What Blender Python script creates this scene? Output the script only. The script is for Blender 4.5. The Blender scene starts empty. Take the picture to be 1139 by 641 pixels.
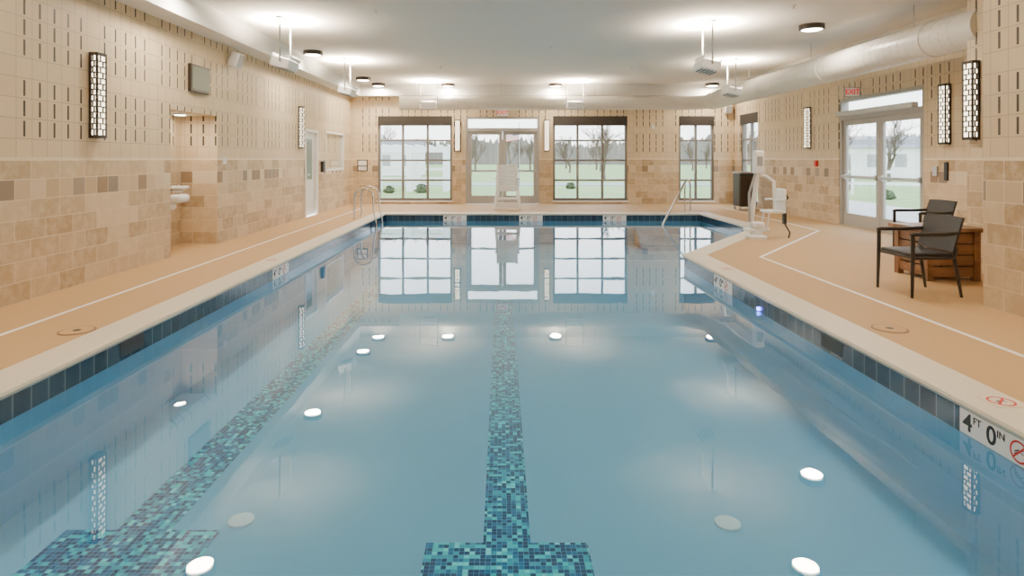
import bpy, bmesh, math, random
from mathutils import Vector, Matrix
from mathutils.geometry import tessellate_polygon
random.seed(7)
S=bpy.context.scene
COL=S.collection
pi=math.pi

# ---------------------------------------------------------------- materials
def newmat(name):
    m=bpy.data.materials.new(name); m.use_nodes=True
    nt=m.node_tree; nt.nodes.clear()
    out=nt.nodes.new('ShaderNodeOutputMaterial')
    return m,nt,out
def N(nt,t,**kw):
    n=nt.nodes.new(t)
    for k,v in kw.items(): setattr(n,k,v)
    return n
def MA(nt,op,a,b=None,c=None):
    n=nt.nodes.new('ShaderNodeMath'); n.operation=op
    for i,x in enumerate((a,b,c)):
        if x is None: continue
        if isinstance(x,(int,float)): n.inputs[i].default_value=x
        else: nt.links.new(x,n.inputs[i])
    return n.outputs[0]
def MIX(nt,f,a,b):
    n=nt.nodes.new('ShaderNodeMix'); n.data_type='RGBA'
    for i,x in ((0,f),(6,a),(7,b)):
        if isinstance(x,(int,float)): n.inputs[i].default_value=x
        elif isinstance(x,tuple): n.inputs[i].default_value=(*x[:3],1)
        else: nt.links.new(x,n.inputs[i])
    return n.outputs[2]
def mat(name,col,rough=.5,metal=0,es=0,nscale=15,nvar=.06,bump=0,ecol=None,coat=0,vscale=None):
    m,nt,out=newmat(name)
    p=N(nt,'ShaderNodeBsdfPrincipled'); nt.links.new(p.outputs[0],out.inputs[0])
    tc=N(nt,'ShaderNodeTexCoord'); no=N(nt,'ShaderNodeTexNoise')
    no.inputs['Scale'].default_value=nscale; no.inputs['Detail'].default_value=3
    if vscale:
        mp=N(nt,'ShaderNodeMapping'); mp.inputs['Scale'].default_value=vscale
        nt.links.new(tc.outputs['Object'],mp.inputs[0]); nt.links.new(mp.outputs[0],no.inputs['Vector'])
    else: nt.links.new(tc.outputs['Object'],no.inputs['Vector'])
    d=tuple(max(0,c*(1-nvar)) for c in col); l=tuple(min(1,c*(1+nvar)) for c in col)
    nt.links.new(MIX(nt,no.outputs[0],d,l),p.inputs['Base Color'])
    p.inputs['Roughness'].default_value=rough; p.inputs['Metallic'].default_value=metal
    if coat: p.inputs['Coat Weight'].default_value=coat
    if es:
        p.inputs['Emission Color'].default_value=(*(ecol or col),1); p.inputs['Emission Strength'].default_value=es
    if bump:
        b=N(nt,'ShaderNodeBump'); b.inputs['Strength'].default_value=bump; b.inputs['Distance'].default_value=.01
        nt.links.new(no.outputs[0],b.inputs['Height']); nt.links.new(b.outputs[0],p.inputs['Normal'])
    return m
def uvpos(nt):
    g=N(nt,'ShaderNodeNewGeometry'); s=N(nt,'ShaderNodeSeparateXYZ'); nt.links.new(g.outputs['Position'],s.inputs[0])
    u=MA(nt,'ADD',s.outputs[0],s.outputs[1])
    return g,s,u
def brick(nt,u,v,w,h,c1,c2,mort,msize,off=.5,bias=0):
    c=N(nt,'ShaderNodeCombineXYZ'); nt.links.new(u,c.inputs[0]); nt.links.new(v,c.inputs[1])
    b=N(nt,'ShaderNodeTexBrick'); nt.links.new(c.outputs[0],b.inputs['Vector'])
    b.offset=off; b.inputs['Scale'].default_value=1
    b.inputs['Color1'].default_value=(*c1,1); b.inputs['Color2'].default_value=(*c2,1); b.inputs['Mortar'].default_value=(*mort,1)
    b.inputs['Mortar Size'].default_value=msize; b.inputs['Mortar Smooth'].default_value=.1; b.inputs['Bias'].default_value=bias
    b.inputs['Brick Width'].default_value=w; b.inputs['Row Height'].default_value=h
    return b
def wall_mat():
    m,nt,out=newmat('travertine_and_acoustic_block')
    p=N(nt,'ShaderNodeBsdfPrincipled'); nt.links.new(p.outputs[0],out.inputs[0])
    g,s,u=uvpos(nt); z=s.outputs[2]
    lo=brick(nt,u,z,.4,.2,(.41,.280,.150),(.66,.51,.325),(.72,.61,.44),.0045)
    no=N(nt,'ShaderNodeTexNoise'); no.inputs['Scale'].default_value=9; no.inputs['Detail'].default_value=8; no.inputs['Roughness'].default_value=.65
    nt.links.new(g.outputs['Position'],no.inputs['Vector'])
    nf=MA(nt,'MULTIPLY',MA(nt,'SUBTRACT',no.outputs[0],.44),1.8)
    nf=MA(nt,'MINIMUM',MA(nt,'MAXIMUM',nf,0),.6)
    locol=MIX(nt,nf,lo.outputs['Color'],(.78,.67,.48))
    iu=MA(nt,'FLOOR',MA(nt,'DIVIDE',u,.2)); iz=MA(nt,'FLOOR',MA(nt,'DIVIDE',z,.2))
    c=N(nt,'ShaderNodeCombineXYZ'); nt.links.new(iu,c.inputs[0]); nt.links.new(iz,c.inputs[1])
    wn=N(nt,'ShaderNodeTexWhiteNoise'); wn.noise_dimensions='2D'; nt.links.new(c.outputs[0],wn.inputs['Vector'])
    row=MA(nt,'COMPARE',iz,5,.1)
    ramp=N(nt,'ShaderNodeValToRGB'); r=ramp.color_ramp; r.interpolation='CONSTANT'
    cols=[(.66,.53,.37),(.22,.17,.12),(.52,.37,.22),(.31,.25,.18),(.70,.59,.43),(.26,.17,.095),(.58,.44,.28)]
    r.elements[0].position=0; r.elements[0].color=(*cols[0],1); r.elements[1].position=.15; r.elements[1].color=(*cols[1],1)
    for i,cc in enumerate(cols[2:]):
        e=r.elements.new(.29+.14*i); e.color=(*cc,1)
    nt.links.new(wn.outputs['Value'],ramp.inputs[0])
    sq=brick(nt,u,z,.2,.2,(1,1,1),(1,1,1),(0,0,0),.005,off=0)
    rc=MIX(nt,sq.outputs['Fac'],ramp.outputs[0],(.72,.61,.45))
    locol=MIX(nt,MA(nt,'MULTIPLY',row,.9),locol,rc)
    up=brick(nt,u,z,.203,.2,(.67,.53,.345),(.71,.57,.38),(.47,.36,.23),.0045,off=0)
    fu=MA(nt,'FRACT',MA(nt,'DIVIDE',u,.203)); fz=MA(nt,'FRACT',MA(nt,'DIVIDE',z,.2))
    a=MA(nt,'LESS_THAN',MA(nt,'ABSOLUTE',MA(nt,'SUBTRACT',fu,.5)),.07)
    b=MA(nt,'LESS_THAN',MA(nt,'ABSOLUTE',MA(nt,'SUBTRACT',fz,.5)),.39)
    cu=MA(nt,'FLOORED_MODULO',MA(nt,'FLOOR',MA(nt,'DIVIDE',u,.203)),6); cz=MA(nt,'FLOORED_MODULO',iz,4)
    par=MA(nt,'MULTIPLY',MA(nt,'LESS_THAN',cu,4.5),MA(nt,'LESS_THAN',cz,2.5))
    lim=MA(nt,'GREATER_THAN',z,1.6)
    slit=MA(nt,'MULTIPLY',MA(nt,'MULTIPLY',a,b),MA(nt,'MULTIPLY',par,lim))
    upcol=MIX(nt,slit,up.outputs['Color'],(.05,.034,.022))
    sel=MA(nt,'GREATER_THAN',z,1.4)
    col=MIX(nt,sel,locol,upcol)
    trim=MA(nt,'COMPARE',z,1.4,.016)
    col=MIX(nt,trim,col,(.80,.70,.53))
    nt.links.new(col,p.inputs['Base Color'])
    p.inputs['Roughness'].default_value=.55
    bp=N(nt,'ShaderNodeBump'); bp.inputs['Strength'].default_value=.5; bp.inputs['Distance'].default_value=.006
    hgt=MA(nt,'SUBTRACT',1,MA(nt,'MAXIMUM',MA(nt,'MULTIPLY',MA(nt,'SUBTRACT',1,sel),lo.outputs['Fac']),MA(nt,'MULTIPLY',sel,MA(nt,'MAXIMUM',up.outputs['Fac'],slit))))
    nt.links.new(MA(nt,'ADD',hgt,MA(nt,'MULTIPLY',no.outputs[0],.2)),bp.inputs['Height']); nt.links.new(bp.outputs[0],p.inputs['Normal'])
    return m
M_wall=wall_mat()
def band_mat():
    m,nt,out=newmat('dark_blue_waterline_tile')
    p=N(nt,'ShaderNodeBsdfPrincipled'); nt.links.new(p.outputs[0],out.inputs[0])
    g,s,u=uvpos(nt)
    b=brick(nt,u,MA(nt,'ADD',s.outputs[2],.195),.15,.15,(.010,.028,.055),(.022,.055,.095),(.20,.28,.33),.003,off=0)
    nt.links.new(b.outputs['Color'],p.inputs['Base Color']); p.inputs['Roughness'].default_value=.15
    return m
M_band=band_mat()
def mosaic_mat():
    m,nt,out=newmat('teal_glass_mosaic')
    p=N(nt,'ShaderNodeBsdfPrincipled'); nt.links.new(p.outputs[0],out.inputs[0])
    g=N(nt,'ShaderNodeNewGeometry'); s=N(nt,'ShaderNodeSeparateXYZ'); nt.links.new(g.outputs['Position'],s.inputs[0])
    T=.03
    iu=MA(nt,'FLOOR',MA(nt,'DIVIDE',s.outputs[0],T)); iv=MA(nt,'FLOOR',MA(nt,'DIVIDE',s.outputs[1],T))
    c=N(nt,'ShaderNodeCombineXYZ'); nt.links.new(iu,c.inputs[0]); nt.links.new(iv,c.inputs[1])
    wn=N(nt,'ShaderNodeTexWhiteNoise'); wn.noise_dimensions='2D'; nt.links.new(c.outputs[0],wn.inputs['Vector'])
    ramp=N(nt,'ShaderNodeValToRGB'); r=ramp.color_ramp; r.interpolation='CONSTANT'
    r.elements[0].position=0; r.elements[0].color=(.0,.03,.14,1); r.elements[1].position=.30; r.elements[1].color=(.0,.13,.33,1)
    for ps,cc in ((.52,(.0,.33,.50)),(.70,(.0,.58,.66)),(.86,(.0,.06,.24)),(.94,(.10,.76,.82))):
        e=r.elements.new(ps); e.color=(*cc,1)
    nt.links.new(wn.outputs['Value'],ramp.inputs[0])
    fx=MA(nt,'FRACT',MA(nt,'DIVIDE',s.outputs[0],T)); fy=MA(nt,'FRACT',MA(nt,'DIVIDE',s.outputs[1],T))
    gr=MA(nt,'MAXIMUM',MA(nt,'LESS_THAN',fx,.08),MA(nt,'LESS_THAN',fy,.08))
    nt.links.new(MIX(nt,gr,ramp.outputs[0],(.10,.40,.62)),p.inputs['Base Color']); p.inputs['Roughness'].default_value=.3
    return m
M_mosaic=mosaic_mat()
def dielectric(name,tint,rough,r0,bump=False):
    m,nt,out=newmat(name)
    tr=N(nt,'ShaderNodeBsdfTransparent'); tr.inputs[0].default_value=(*tint,1)
    gl=N(nt,'ShaderNodeBsdfGlossy'); gl.inputs['Roughness'].default_value=rough; gl.inputs[0].default_value=(1,1,1,1)
    lw=N(nt,'ShaderNodeLayerWeight'); lw.inputs[0].default_value=.5
    f=MA(nt,'ADD',MA(nt,'MULTIPLY',MA(nt,'POWER',lw.outputs['Facing'],5),1-r0),r0)
    if bump:
        g=N(nt,'ShaderNodeNewGeometry')
        no=N(nt,'ShaderNodeTexNoise'); no.inputs['Scale'].default_value=1.8; no.inputs['Detail'].default_value=2
        nt.links.new(g.outputs['Position'],no.inputs['Vector'])
        b=N(nt,'ShaderNodeBump'); b.inputs['Strength'].default_value=.15; b.inputs['Distance'].default_value=.005
        nt.links.new(no.outputs[0],b.inputs['Height']); nt.links.new(b.outputs[0],gl.inputs['Normal'])
    mx=N(nt,'ShaderNodeMixShader'); nt.links.new(f,mx.inputs[0]); nt.links.new(tr.outputs[0],mx.inputs[1]); nt.links.new(gl.outputs[0],mx.inputs[2])
    nt.links.new(mx.outputs[0],out.inputs[0])
    return m
M_water=dielectric('calm_pool_water',(.84,.955,1.0),0,.042,True)
M_glass=dielectric('window_glass',(.97,.99,.99),.02,.04)
def wicker_mat(name,c1,c2):
    m,nt,out=newmat(name)
    p=N(nt,'ShaderNodeBsdfPrincipled'); nt.links.new(p.outputs[0],out.inputs[0])
    tc=N(nt,'ShaderNodeTexCoord'); s=N(nt,'ShaderNodeSeparateXYZ'); nt.links.new(tc.outputs['Object'],s.inputs[0])
    b=brick(nt,s.outputs[0],MA(nt,'ADD',s.outputs[1],s.outputs[2]),.03,.012,c1,c2,(.01,.01,.01),.0015)
    nt.links.new(b.outputs['Color'],p.inputs['Base Color']); p.inputs['Roughness'].default_value=.5
    return m
def wood_mat(name,c1,c2,axis=0):
    m,nt,out=newmat(name)
    p=N(nt,'ShaderNodeBsdfPrincipled'); nt.links.new(p.outputs[0],out.inputs[0])
    tc=N(nt,'ShaderNodeTexCoord'); mp=N(nt,'ShaderNodeMapping'); nt.links.new(tc.outputs['Object'],mp.inputs[0])
    mp.inputs['Scale'].default_value=[(1,14,14),(14,1,14),(14,14,1)][axis]
    no=N(nt,'ShaderNodeTexNoise'); no.inputs['Scale'].default_value=2; no.inputs['Detail'].default_value=5; nt.links.new(mp.outputs[0],no.inputs['Vector'])
    nt.links.new(MIX(nt,no.outputs[0],c1,c2),p.inputs['Base Color']); p.inputs['Roughness'].default_value=.4
    return m
M_deck=mat('tan_textured_deck',(.52,.330,.15),.7,nscale=90,nvar=.12,bump=.3)
M_coping=mat('cream_coping',(.76,.68,.54),.5,nscale=30,nvar=.05)
M_ceil=mat('ceiling_paint',(.87,.84,.785),.9,nvar=.01)
M_soff=mat('soffit_paint',(.87,.855,.82),.8,nvar=.01)
M_poolfl=mat('pool_plaster_floor',(.145,.42,.67),.7,nscale=1.5,nvar=.04)
M_poolwl=mat('pool_plaster_wall',(.15,.41,.65),.7,nscale=3,nvar=.04)
M_white=mat('white_plastic',(.90,.90,.89),.35,nvar=.02)
M_whitep=mat('white_painted_metal',(.80,.80,.79),.4,nvar=.02)
M_rod=mat('gray_painted_rod',(.30,.30,.29),.4,nvar=.02)
M_alu=mat('brushed_aluminium',(.50,.50,.49),.35,metal=.5)
M_frame=mat('dark_gray_window_frame',(.20,.185,.165),.4,nvar=.02)
M_frame2=mat('gray_door_frame',(.40,.38,.35),.4,nvar=.02)
M_steel=mat('polished_stainless',(.75,.75,.76),.12,metal=1)
M_black=mat('black_plastic',(.015,.015,.015),.4)
M_bronze=mat('dark_bronze_metal',(.035,.024,.016),.4,metal=.2)
M_line=mat('white_floor_paint',(.90,.88,.84),.6,nvar=.02)
M_lens=mat('warm_glowing_lens',(1,.95,.86),.4,es=22,ecol=(1,.92,.78))
M_scl=mat('glowing_sconce_panel',(1,.93,.80),.4,es=4.5,ecol=(1,.84,.60))
M_red=mat('red_marking',(.60,.02,.02),.5)
M_redglow=mat('red_lit_letters',(.8,.01,.01),.4,es=.5,ecol=(1,.0,.0))
M_shade=mat('dark_roller_shade',(.035,.028,.022),.8)
M_chair=wicker_mat('charcoal_woven_resin',(.010,.008,.007),(.022,.016,.013))
M_leg=mat('dark_brown_leg',(.018,.013,.010),.35)
M_wood=wood_mat('warm_brown_wood',(.12,.055,.024),(.33,.17,.075),0)
M_grass=mat('spring_lawn',(.27,.36,.12),.9,nscale=.6,nvar=.2)
M_path=mat('pale_concrete_path',(.55,.53,.48),.9)
M_bark=mat('bare_tree_bark',(.15,.11,.08),.9)
M_shrub=mat('shrub_leaves',(.08,.11,.05),.9,nscale=6,nvar=.5,bump=.6)
M_hill=mat('distant_woodland',(.23,.20,.175),1,nscale=1,nvar=.4,vscale=(.9,.9,.12))
M_blind=mat('cream_blind',(.62,.50,.34),.8)
M_tv=mat('greenish_gray_screen',(.17,.20,.16),.2)
M_gray=mat('gray_plastic',(.35,.35,.35),.5)
M_navy=mat('navy_cloth',(.03,.05,.20),.8)
M_inlet=mat('pale_inlet_cover',(.50,.74,.86),.5)
M_bluelight=mat('blue_led_light',(.1,.15,1),.4,es=14,ecol=(.12,.15,1))
M_roomdark=mat('dim_room_plaster',(.4,.36,.3),.9)
M_ring=mat('lid_ring_metal',(.25,.15,.08),.6)
M_siding=mat('pale_house_siding',(.85,.84,.81),.8)
M_roof=mat('gray_shingle_roof',(.24,.23,.22),.9)
M_duct=mat('silver_cream_duct_paint',(.76,.73,.66),.35,nvar=.01)
M_seam=mat('duct_seam',(.66,.63,.565),.35,nvar=.01)

# ---------------------------------------------------------------- mesh builder
class B:
    def __init__(s): s.v=[]; s.f=[]; s.cut=[]
    def add(s,vs,fs):
        o=len(s.v); s.cut.append((o,len(s.f))); s.v+= [tuple(v) for v in vs]; s.f+=[tuple(i+o for i in f) for f in fs]; return s
    def box(s,x0,x1,y0,y1,z0,z1,M=None,bev=0):
        if bev>0:
            bm=bmesh.new(); bmesh.ops.create_cube(bm,size=1)
            for v in bm.verts: v.co=Vector(((x0+x1)/2+v.co.x*(x1-x0),(y0+y1)/2+v.co.y*(y1-y0),(z0+z1)/2+v.co.z*(z1-z0)))
            bmesh.ops.bevel(bm,geom=bm.edges[:],offset=min(bev,.45*min(x1-x0,y1-y0,z1-z0)),segments=3,affect='EDGES',profile=.5)
            vs=[v.co.copy() for v in bm.verts]; bm.verts.index_update(); fs=[tuple(v.index for v in f.verts) for f in bm.faces]; bm.free()
        else:
            vs=[Vector(p) for p in ((x0,y0,z0),(x1,y0,z0),(x1,y1,z0),(x0,y1,z0),(x0,y0,z1),(x1,y0,z1),(x1,y1,z1),(x0,y1,z1))]
            fs=[(0,3,2,1),(4,5,6,7),(0,1,5,4),(1,2,6,5),(2,3,7,6),(3,0,4,7)]
        if M is not None: vs=[M@v for v in vs]
        return s.add(vs,fs)
    def tube(s,pts,r,n=10,caps=True):
        pts=[Vector(p) for p in pts]; k=len(pts)
        rs=r if isinstance(r,(list,tuple)) else [r]*k
        t0=(pts[1]-pts[0]).normalized()
        ref=Vector((0,0,1)) if abs(t0.z)<.9 else Vector((1,0,0))
        nrm=t0.cross(ref).normalized(); vs=[]; prev=t0
        for i in range(k):
            if i==0: t=t0
            elif i==k-1: t=(pts[-1]-pts[-2]).normalized()
            else: t=((pts[i]-pts[i-1]).normalized()+(pts[i+1]-pts[i]).normalized()).normalized()
            q=prev.rotation_difference(t); nrm=(q@nrm).normalized(); prev=t
            bn=t.cross(nrm)
            for j in range(n):
                a=2*pi*j/n; vs.append(pts[i]+(nrm*math.cos(a)+bn*math.sin(a))*rs[i])
        fs=[]
        for i in range(k-1):
            for j in range(n):
                fs.append((i*n+j,i*n+(j+1)%n,(i+1)*n+(j+1)%n,(i+1)*n+j))
        if caps: fs.append(tuple(range(n-1,-1,-1))); fs.append(tuple((k-1)*n+j for j in range(n)))
        return s.add(vs,fs)
    def lathe(s,prof,n=24,c=(0,0,0)):
        vs=[];fs=[];k=len(prof)
        for (r,z) in prof:
            for j in range(n):
                a=2*pi*j/n; vs.append((c[0]+r*math.cos(a),c[1]+r*math.sin(a),c[2]+z))
        for i in range(k-1):
            for j in range(n): fs.append((i*n+j,i*n+(j+1)%n,(i+1)*n+(j+1)%n,(i+1)*n+j))
        fs.append(tuple(range(n-1,-1,-1))); fs.append(tuple((k-1)*n+j for j in range(n)))
        return s.add(vs,fs)
    def obj(s,name,m,parent=None,smooth=False,loc=None,rot=None):
        me=bpy.data.meshes.new(name); me.from_pydata(s.v,[],s.f)
        bm=bmesh.new(); bm.from_mesh(me); bmesh.ops.recalc_face_normals(bm,faces=bm.faces[:]); bm.to_mesh(me); bm.free()
        me.materials.append(m)
        if smooth:
            for p in me.polygons: p.use_smooth=True
            try: me.set_sharp_from_angle(angle=math.radians(40))
            except Exception: pass
        o=bpy.data.objects.new(name,me); COL.objects.link(o)
        if parent is not None: o.parent=parent
        if loc is not None: o.location=loc
        if rot is not None: o.rotation_euler=(0,0,rot)
        return o
    def objs(s,name,m,parent=None,smooth=False):
        out=[]; cuts=s.cut+[(len(s.v),len(s.f))]
        for (v0,f0),(v1,f1) in zip(cuts,cuts[1:]):
            b=B(); b.add(s.v[v0:v1],[tuple(i-v0 for i in f) for f in s.f[f0:f1]]); out.append(b.obj(name,m,parent,smooth))
        return out
def tag(o,label,cat,group=None,kind=None):
    o['label']=label; o['category']=cat
    if group: o['group']=group
    if kind: o['kind']=kind
    return o
def struct(o,label=None):
    o['kind']='structure'
    if label: o['label']=label
    return o
def empty(name,loc,rot=0,label=None,cat=None,group=None):
    e=bpy.data.objects.new(name,None); e.empty_display_size=.1; COL.objects.link(e); e.location=loc; e.rotation_euler=(0,0,rot)
    if label: tag(e,label,cat,group)
    return e
def dup(root,loc,rot=0,label=None,scale=None):
    r=root.copy(); COL.objects.link(r); r.location=loc; r.rotation_euler=(0,0,rot)
    if scale: r.scale=scale
    if label: r['label']=label
    def rec(src,dst):
        for c in [c for c in bpy.data.objects if c.parent==src]:
            d=c.copy(); COL.objects.link(d); d.parent=dst; d.matrix_parent_inverse=c.matrix_parent_inverse.copy(); rec(c,d)
    rec(root,r); return r
def text(body,size,m,name,parent,M,depth=.001):
    cu=bpy.data.curves.new('t','FONT'); cu.body=body; cu.size=size; cu.extrude=depth; cu.align_x='CENTER'; cu.align_y='CENTER'
    cu.offset=size*.016
    o=bpy.data.objects.new('t',cu); COL.objects.link(o)
    dg=bpy.context.evaluated_depsgraph_get(); me=bpy.data.meshes.new_from_object(o.evaluated_get(dg))
    bpy.data.objects.remove(o); me.transform(M); me.materials.clear(); me.materials.append(m)
    t=bpy.data.objects.new(name,me); COL.objects.link(t); t.parent=parent; return t
def light(name,typ,energy,color,loc,parent=None,size=.1,rot=(0,0,0),**kw):
    l=bpy.data.lights.new(name,typ); l.energy=energy; l.color=color
    if typ=='AREA': l.shape='DISK'; l.size=size
    else: l.shadow_soft_size=size
    for k,v in kw.items(): setattr(l,k,v)
    o=bpy.data.objects.new(name,l); COL.objects.link(o); o.location=loc; o.rotation_euler=rot
    if parent: o.parent=parent
    return o

# ---------------------------------------------------------------- room shell
XL,XR,YB,H=-4.7,7.25,19.04,3.67
YF=-3.0
def wall(name,axis,pos,th,u0,u1,z0,z1,ops,m,label):
    us=sorted({u0,u1}|{o[0] for o in ops}|{o[1] for o in ops}); zs=sorted({z0,z1}|{o[2] for o in ops}|{o[3] for o in ops})
    us=[u for u in us if u0<=u<=u1]; zs=[z for z in zs if z0<=z<=z1]
    nu,nz=len(us)-1,len(zs)-1
    def solid(i,j):
        if i<0 or j<0 or i>=nu or j>=nz: return False
        uc=(us[i]+us[i+1])/2; zc=(zs[j]+zs[j+1])/2
        return not any(o[0]<uc<o[1] and o[2]<zc<o[3] for o in ops)
    def P(u,z,d):
        a=pos+(th if d else 0)
        return (a,u,z) if axis=='x' else (u,a,z)
    b=B()
    for i in range(nu):
        for j in range(nz):
            if not solid(i,j): continue
            a,c,d,e=us[i],us[i+1],zs[j],zs[j+1]
            for k in (0,1): b.add([P(a,d,k),P(c,d,k),P(c,e,k),P(a,e,k)],[(0,1,2,3)])
            if not solid(i-1,j): b.add([P(a,d,0),P(a,e,0),P(a,e,1),P(a,d,1)],[(0,1,2,3)])
            if not solid(i+1,j): b.add([P(c,d,0),P(c,e,0),P(c,e,1),P(c,d,1)],[(0,1,2,3)])
            if not solid(i,j-1): b.add([P(a,d,0),P(c,d,0),P(c,d,1),P(a,d,1)],[(0,1,2,3)])
            if not solid(i,j+1): b.add([P(a,e,0),P(c,e,0),P(c,e,1),P(a,e,1)],[(0,1,2,3)])
    o=b.obj(name,m)
    bm=bmesh.new(); bm.from_mesh(o.data); bmesh.ops.remove_doubles(bm,verts=bm.verts[:],dist=1e-5); bmesh.ops.recalc_face_normals(bm,faces=bm.faces[:]); bm.to_mesh(o.data); bm.free()
    return struct(o,label)
AL=(8.68,10.11,0,2.11)
DL=(14.6,15.6,0,2.12); WLf=(16.3,18.16,1.08,2.15)
wall('wall_left','x',XL,-.2,YF,YB+.2,0,H,[AL,DL,WLf],M_wall,'travertine tile wall with slotted cream block above')
W1=(-3.86,-1.54,.11,2.74); DB=(-1.12,1.18,0,2.72); W2=(1.60,3.92,.11,2.74); W3=(5.52,6.62,.11,2.74)
wall('wall_back','y',YB,.22,XL,XR+.22,0,H,[W1,DB,W2,W3],M_wall,'travertine tile wall with windows and glass doors')
WR=(17.3,18.6,.11,2.74); DR=(10.5,13.15,0,2.68)
wall('wall_right','x',XR,.22,7.75,YB,0,H,[WR,DR],M_wall,'travertine and block wall with glass double doors')
wall('wall_right_return','y',7.75,-.2,5.9,XR+.22,0,H,[],M_wall,'short return wall beside the doors')
wall('wall_right_middle','x',5.9,.2,5.84,7.55,0,H,[],M_wall,'travertine and block wall section')
wall('wall_right_pier','y',5.84,-.2,4.6,6.1,0,H,[],M_wall,'return of the projecting wall')
wall('wall_right_near','x',4.6,.2,YF,5.64,0,H,[],M_wall,'projecting travertine and block wall')
wall('wall_front','y',YF,-.2,XL-.2,4.8,0,H,[],M_wall,'travertine and block wall')
wall('wall_alcove_back','x',-5.3,-.1,8.58,10.21,0,2.21,[],M_wall,'tiled alcove wall')
wall('wall_alcove_near','y',8.68,-.1,-5.3,-4.9,0,2.21,[],M_wall,'tiled alcove wall')
wall('wall_alcove_far','y',10.11,.1,-5.3,-4.9,0,2.21,[],M_wall,'tiled alcove wall')
struct(B().box(-5.3,-4.9,8.68,10.11,2.11,2.21).obj('ceiling_alcove',M_ceil),'alcove ceiling')
struct(B().box(-5.3,-4.7,8.68,10.11,-.1,.0).obj('floor_alcove',M_deck),'alcove floor')

XP0,XP1=-3.0,2.68
poly=[(XP0,1.2),(XP1,1.2),(XP1,8.98),(5.1,12.4),(5.1,15.7),(XP0,15.7)]
def offset(poly,d):
    out=[];n=len(poly)
    for i in range(n):
        p0,p1,p2=Vector(poly[i-1]),Vector(poly[i]),Vector(poly[(i+1)%n])
        e1=(p1-p0).normalized(); e2=(p2-p1).normalized()
        n1=Vector((e1.y,-e1.x)); n2=Vector((e2.y,-e2.x))
        mm=(n1+n2).normalized(); out.append(p1+mm*(d/max(.2,mm.dot(n1))))
    return out
def ring(prof):
    b=B(); n=len(poly)
    vs=[];fs=[]
    for (d,z) in prof:
        for p in offset(poly,d): vs.append((p.x,p.y,z))
    for i in range(len(prof)-1):
        for j in range(n): fs.append((i*n+j,i*n+(j+1)%n,(i+1)*n+(j+1)%n,(i+1)*n+j))
    return b.add(vs,fs)
def up(o):
    bm=bmesh.new(); bm.from_mesh(o.data)
    for f in bm.faces:
        if f.normal.z<0: f.normal_flip()
    bm.to_mesh(o.data); bm.free(); return o
outer=[(XL,YF),(XR+.2,YF),(XR+.2,YB),(XL,YB)]
inner=[(p.x,p.y) for p in offset(poly,.29)]
tris=tessellate_polygon([[Vector((*p,0)) for p in outer],[Vector((*p,0)) for p in inner]])
allp=outer+inner
struct(up(B().add([(x,y,0) for x,y in allp],tris).obj('floor',M_deck)),'tan textured pool deck')
struct(B().box(XL-.2,XR+.22,YF-.2,YB+.22,H,H+.15).obj('ceiling',M_ceil),'flat off-white ceiling')
struct(B().box(XL,XL+.38,YF,YB,3.33,H).obj('trim_1',M_soff),'white perimeter soffit')
struct(B().box(XL+.38,XR,YB-.42,YB,3.33,H).obj('trim_2',M_soff),'white perimeter soffit')
struct(B().box(XR-.38,XR,7.75,YB-.42,3.33,H).obj('trim_3',M_soff),'white perimeter soffit')
struct(B().box(4.25,4.6,YF,5.84,3.33,H).obj('trim_4',M_soff),'white perimeter soffit')

pool=empty('swimming_pool',(0,0,0),0,'blue indoor swimming pool with cream coping and dark tile band','swimming pool')
ring([(.30,-.03),(.30,.008),(.03,.010),(-.012,.0),(-.02,-.018),(-.012,-.036),(0,-.045)]).obj('coping',M_coping,pool,smooth=True)
ring([(0,-.045),(0,-.195)]).obj('waterline_tile_band',M_band,pool)
ZB=-.80
ring([(0,-.195),(0,ZB)]).obj('pool_wall',M_poolwl,pool)
ip=[(p[0],p[1]) for p in poly]
up(B().add([(x,y,ZB) for x,y in ip],tessellate_polygon([[Vector((*p,0)) for p in ip]])).obj('pool_floor',M_poolfl,pool))
up(B().add([(x,y,-.18) for x,y in ip],tessellate_polygon([[Vector((*p,0)) for p in ip]])).obj('water_surface',M_water,pool))
zl=ZB+.003
def lane(xc,w,y0,y1):
    B().add([(xc-w/2,y0,zl),(xc+w/2,y0,zl),(xc+w/2,y1,zl),(xc-w/2,y1,zl),(xc-.46,y0-.40,zl),(xc+.46,y0-.40,zl),(xc+.46,y0,zl),(xc-.46,y0,zl)],[(0,1,2,3),(4,5,6,7)]).obj('lane_marking',M_mosaic,pool)
lane(.03,.27,3.5,15.6); lane(-2.12,.33,3.62,15.6)
st=B()
for i in range(3): st.box(3.4,5.1,15.7-.35*(3-i),15.7,ZB,ZB+.17*(i+1)-.02 if i<2 else -.32)
st.objs('underwater_step',M_poolfl,pool)
def skim(x,s):
    b=B(); b.box(x-.004*s if s>0 else x,x if s>0 else x+.004,4.80,5.12,-.165,-.05); b.obj('skimmer_mouth',M_black,pool)
skim(XP1,1); skim(XP0,-1)
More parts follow.
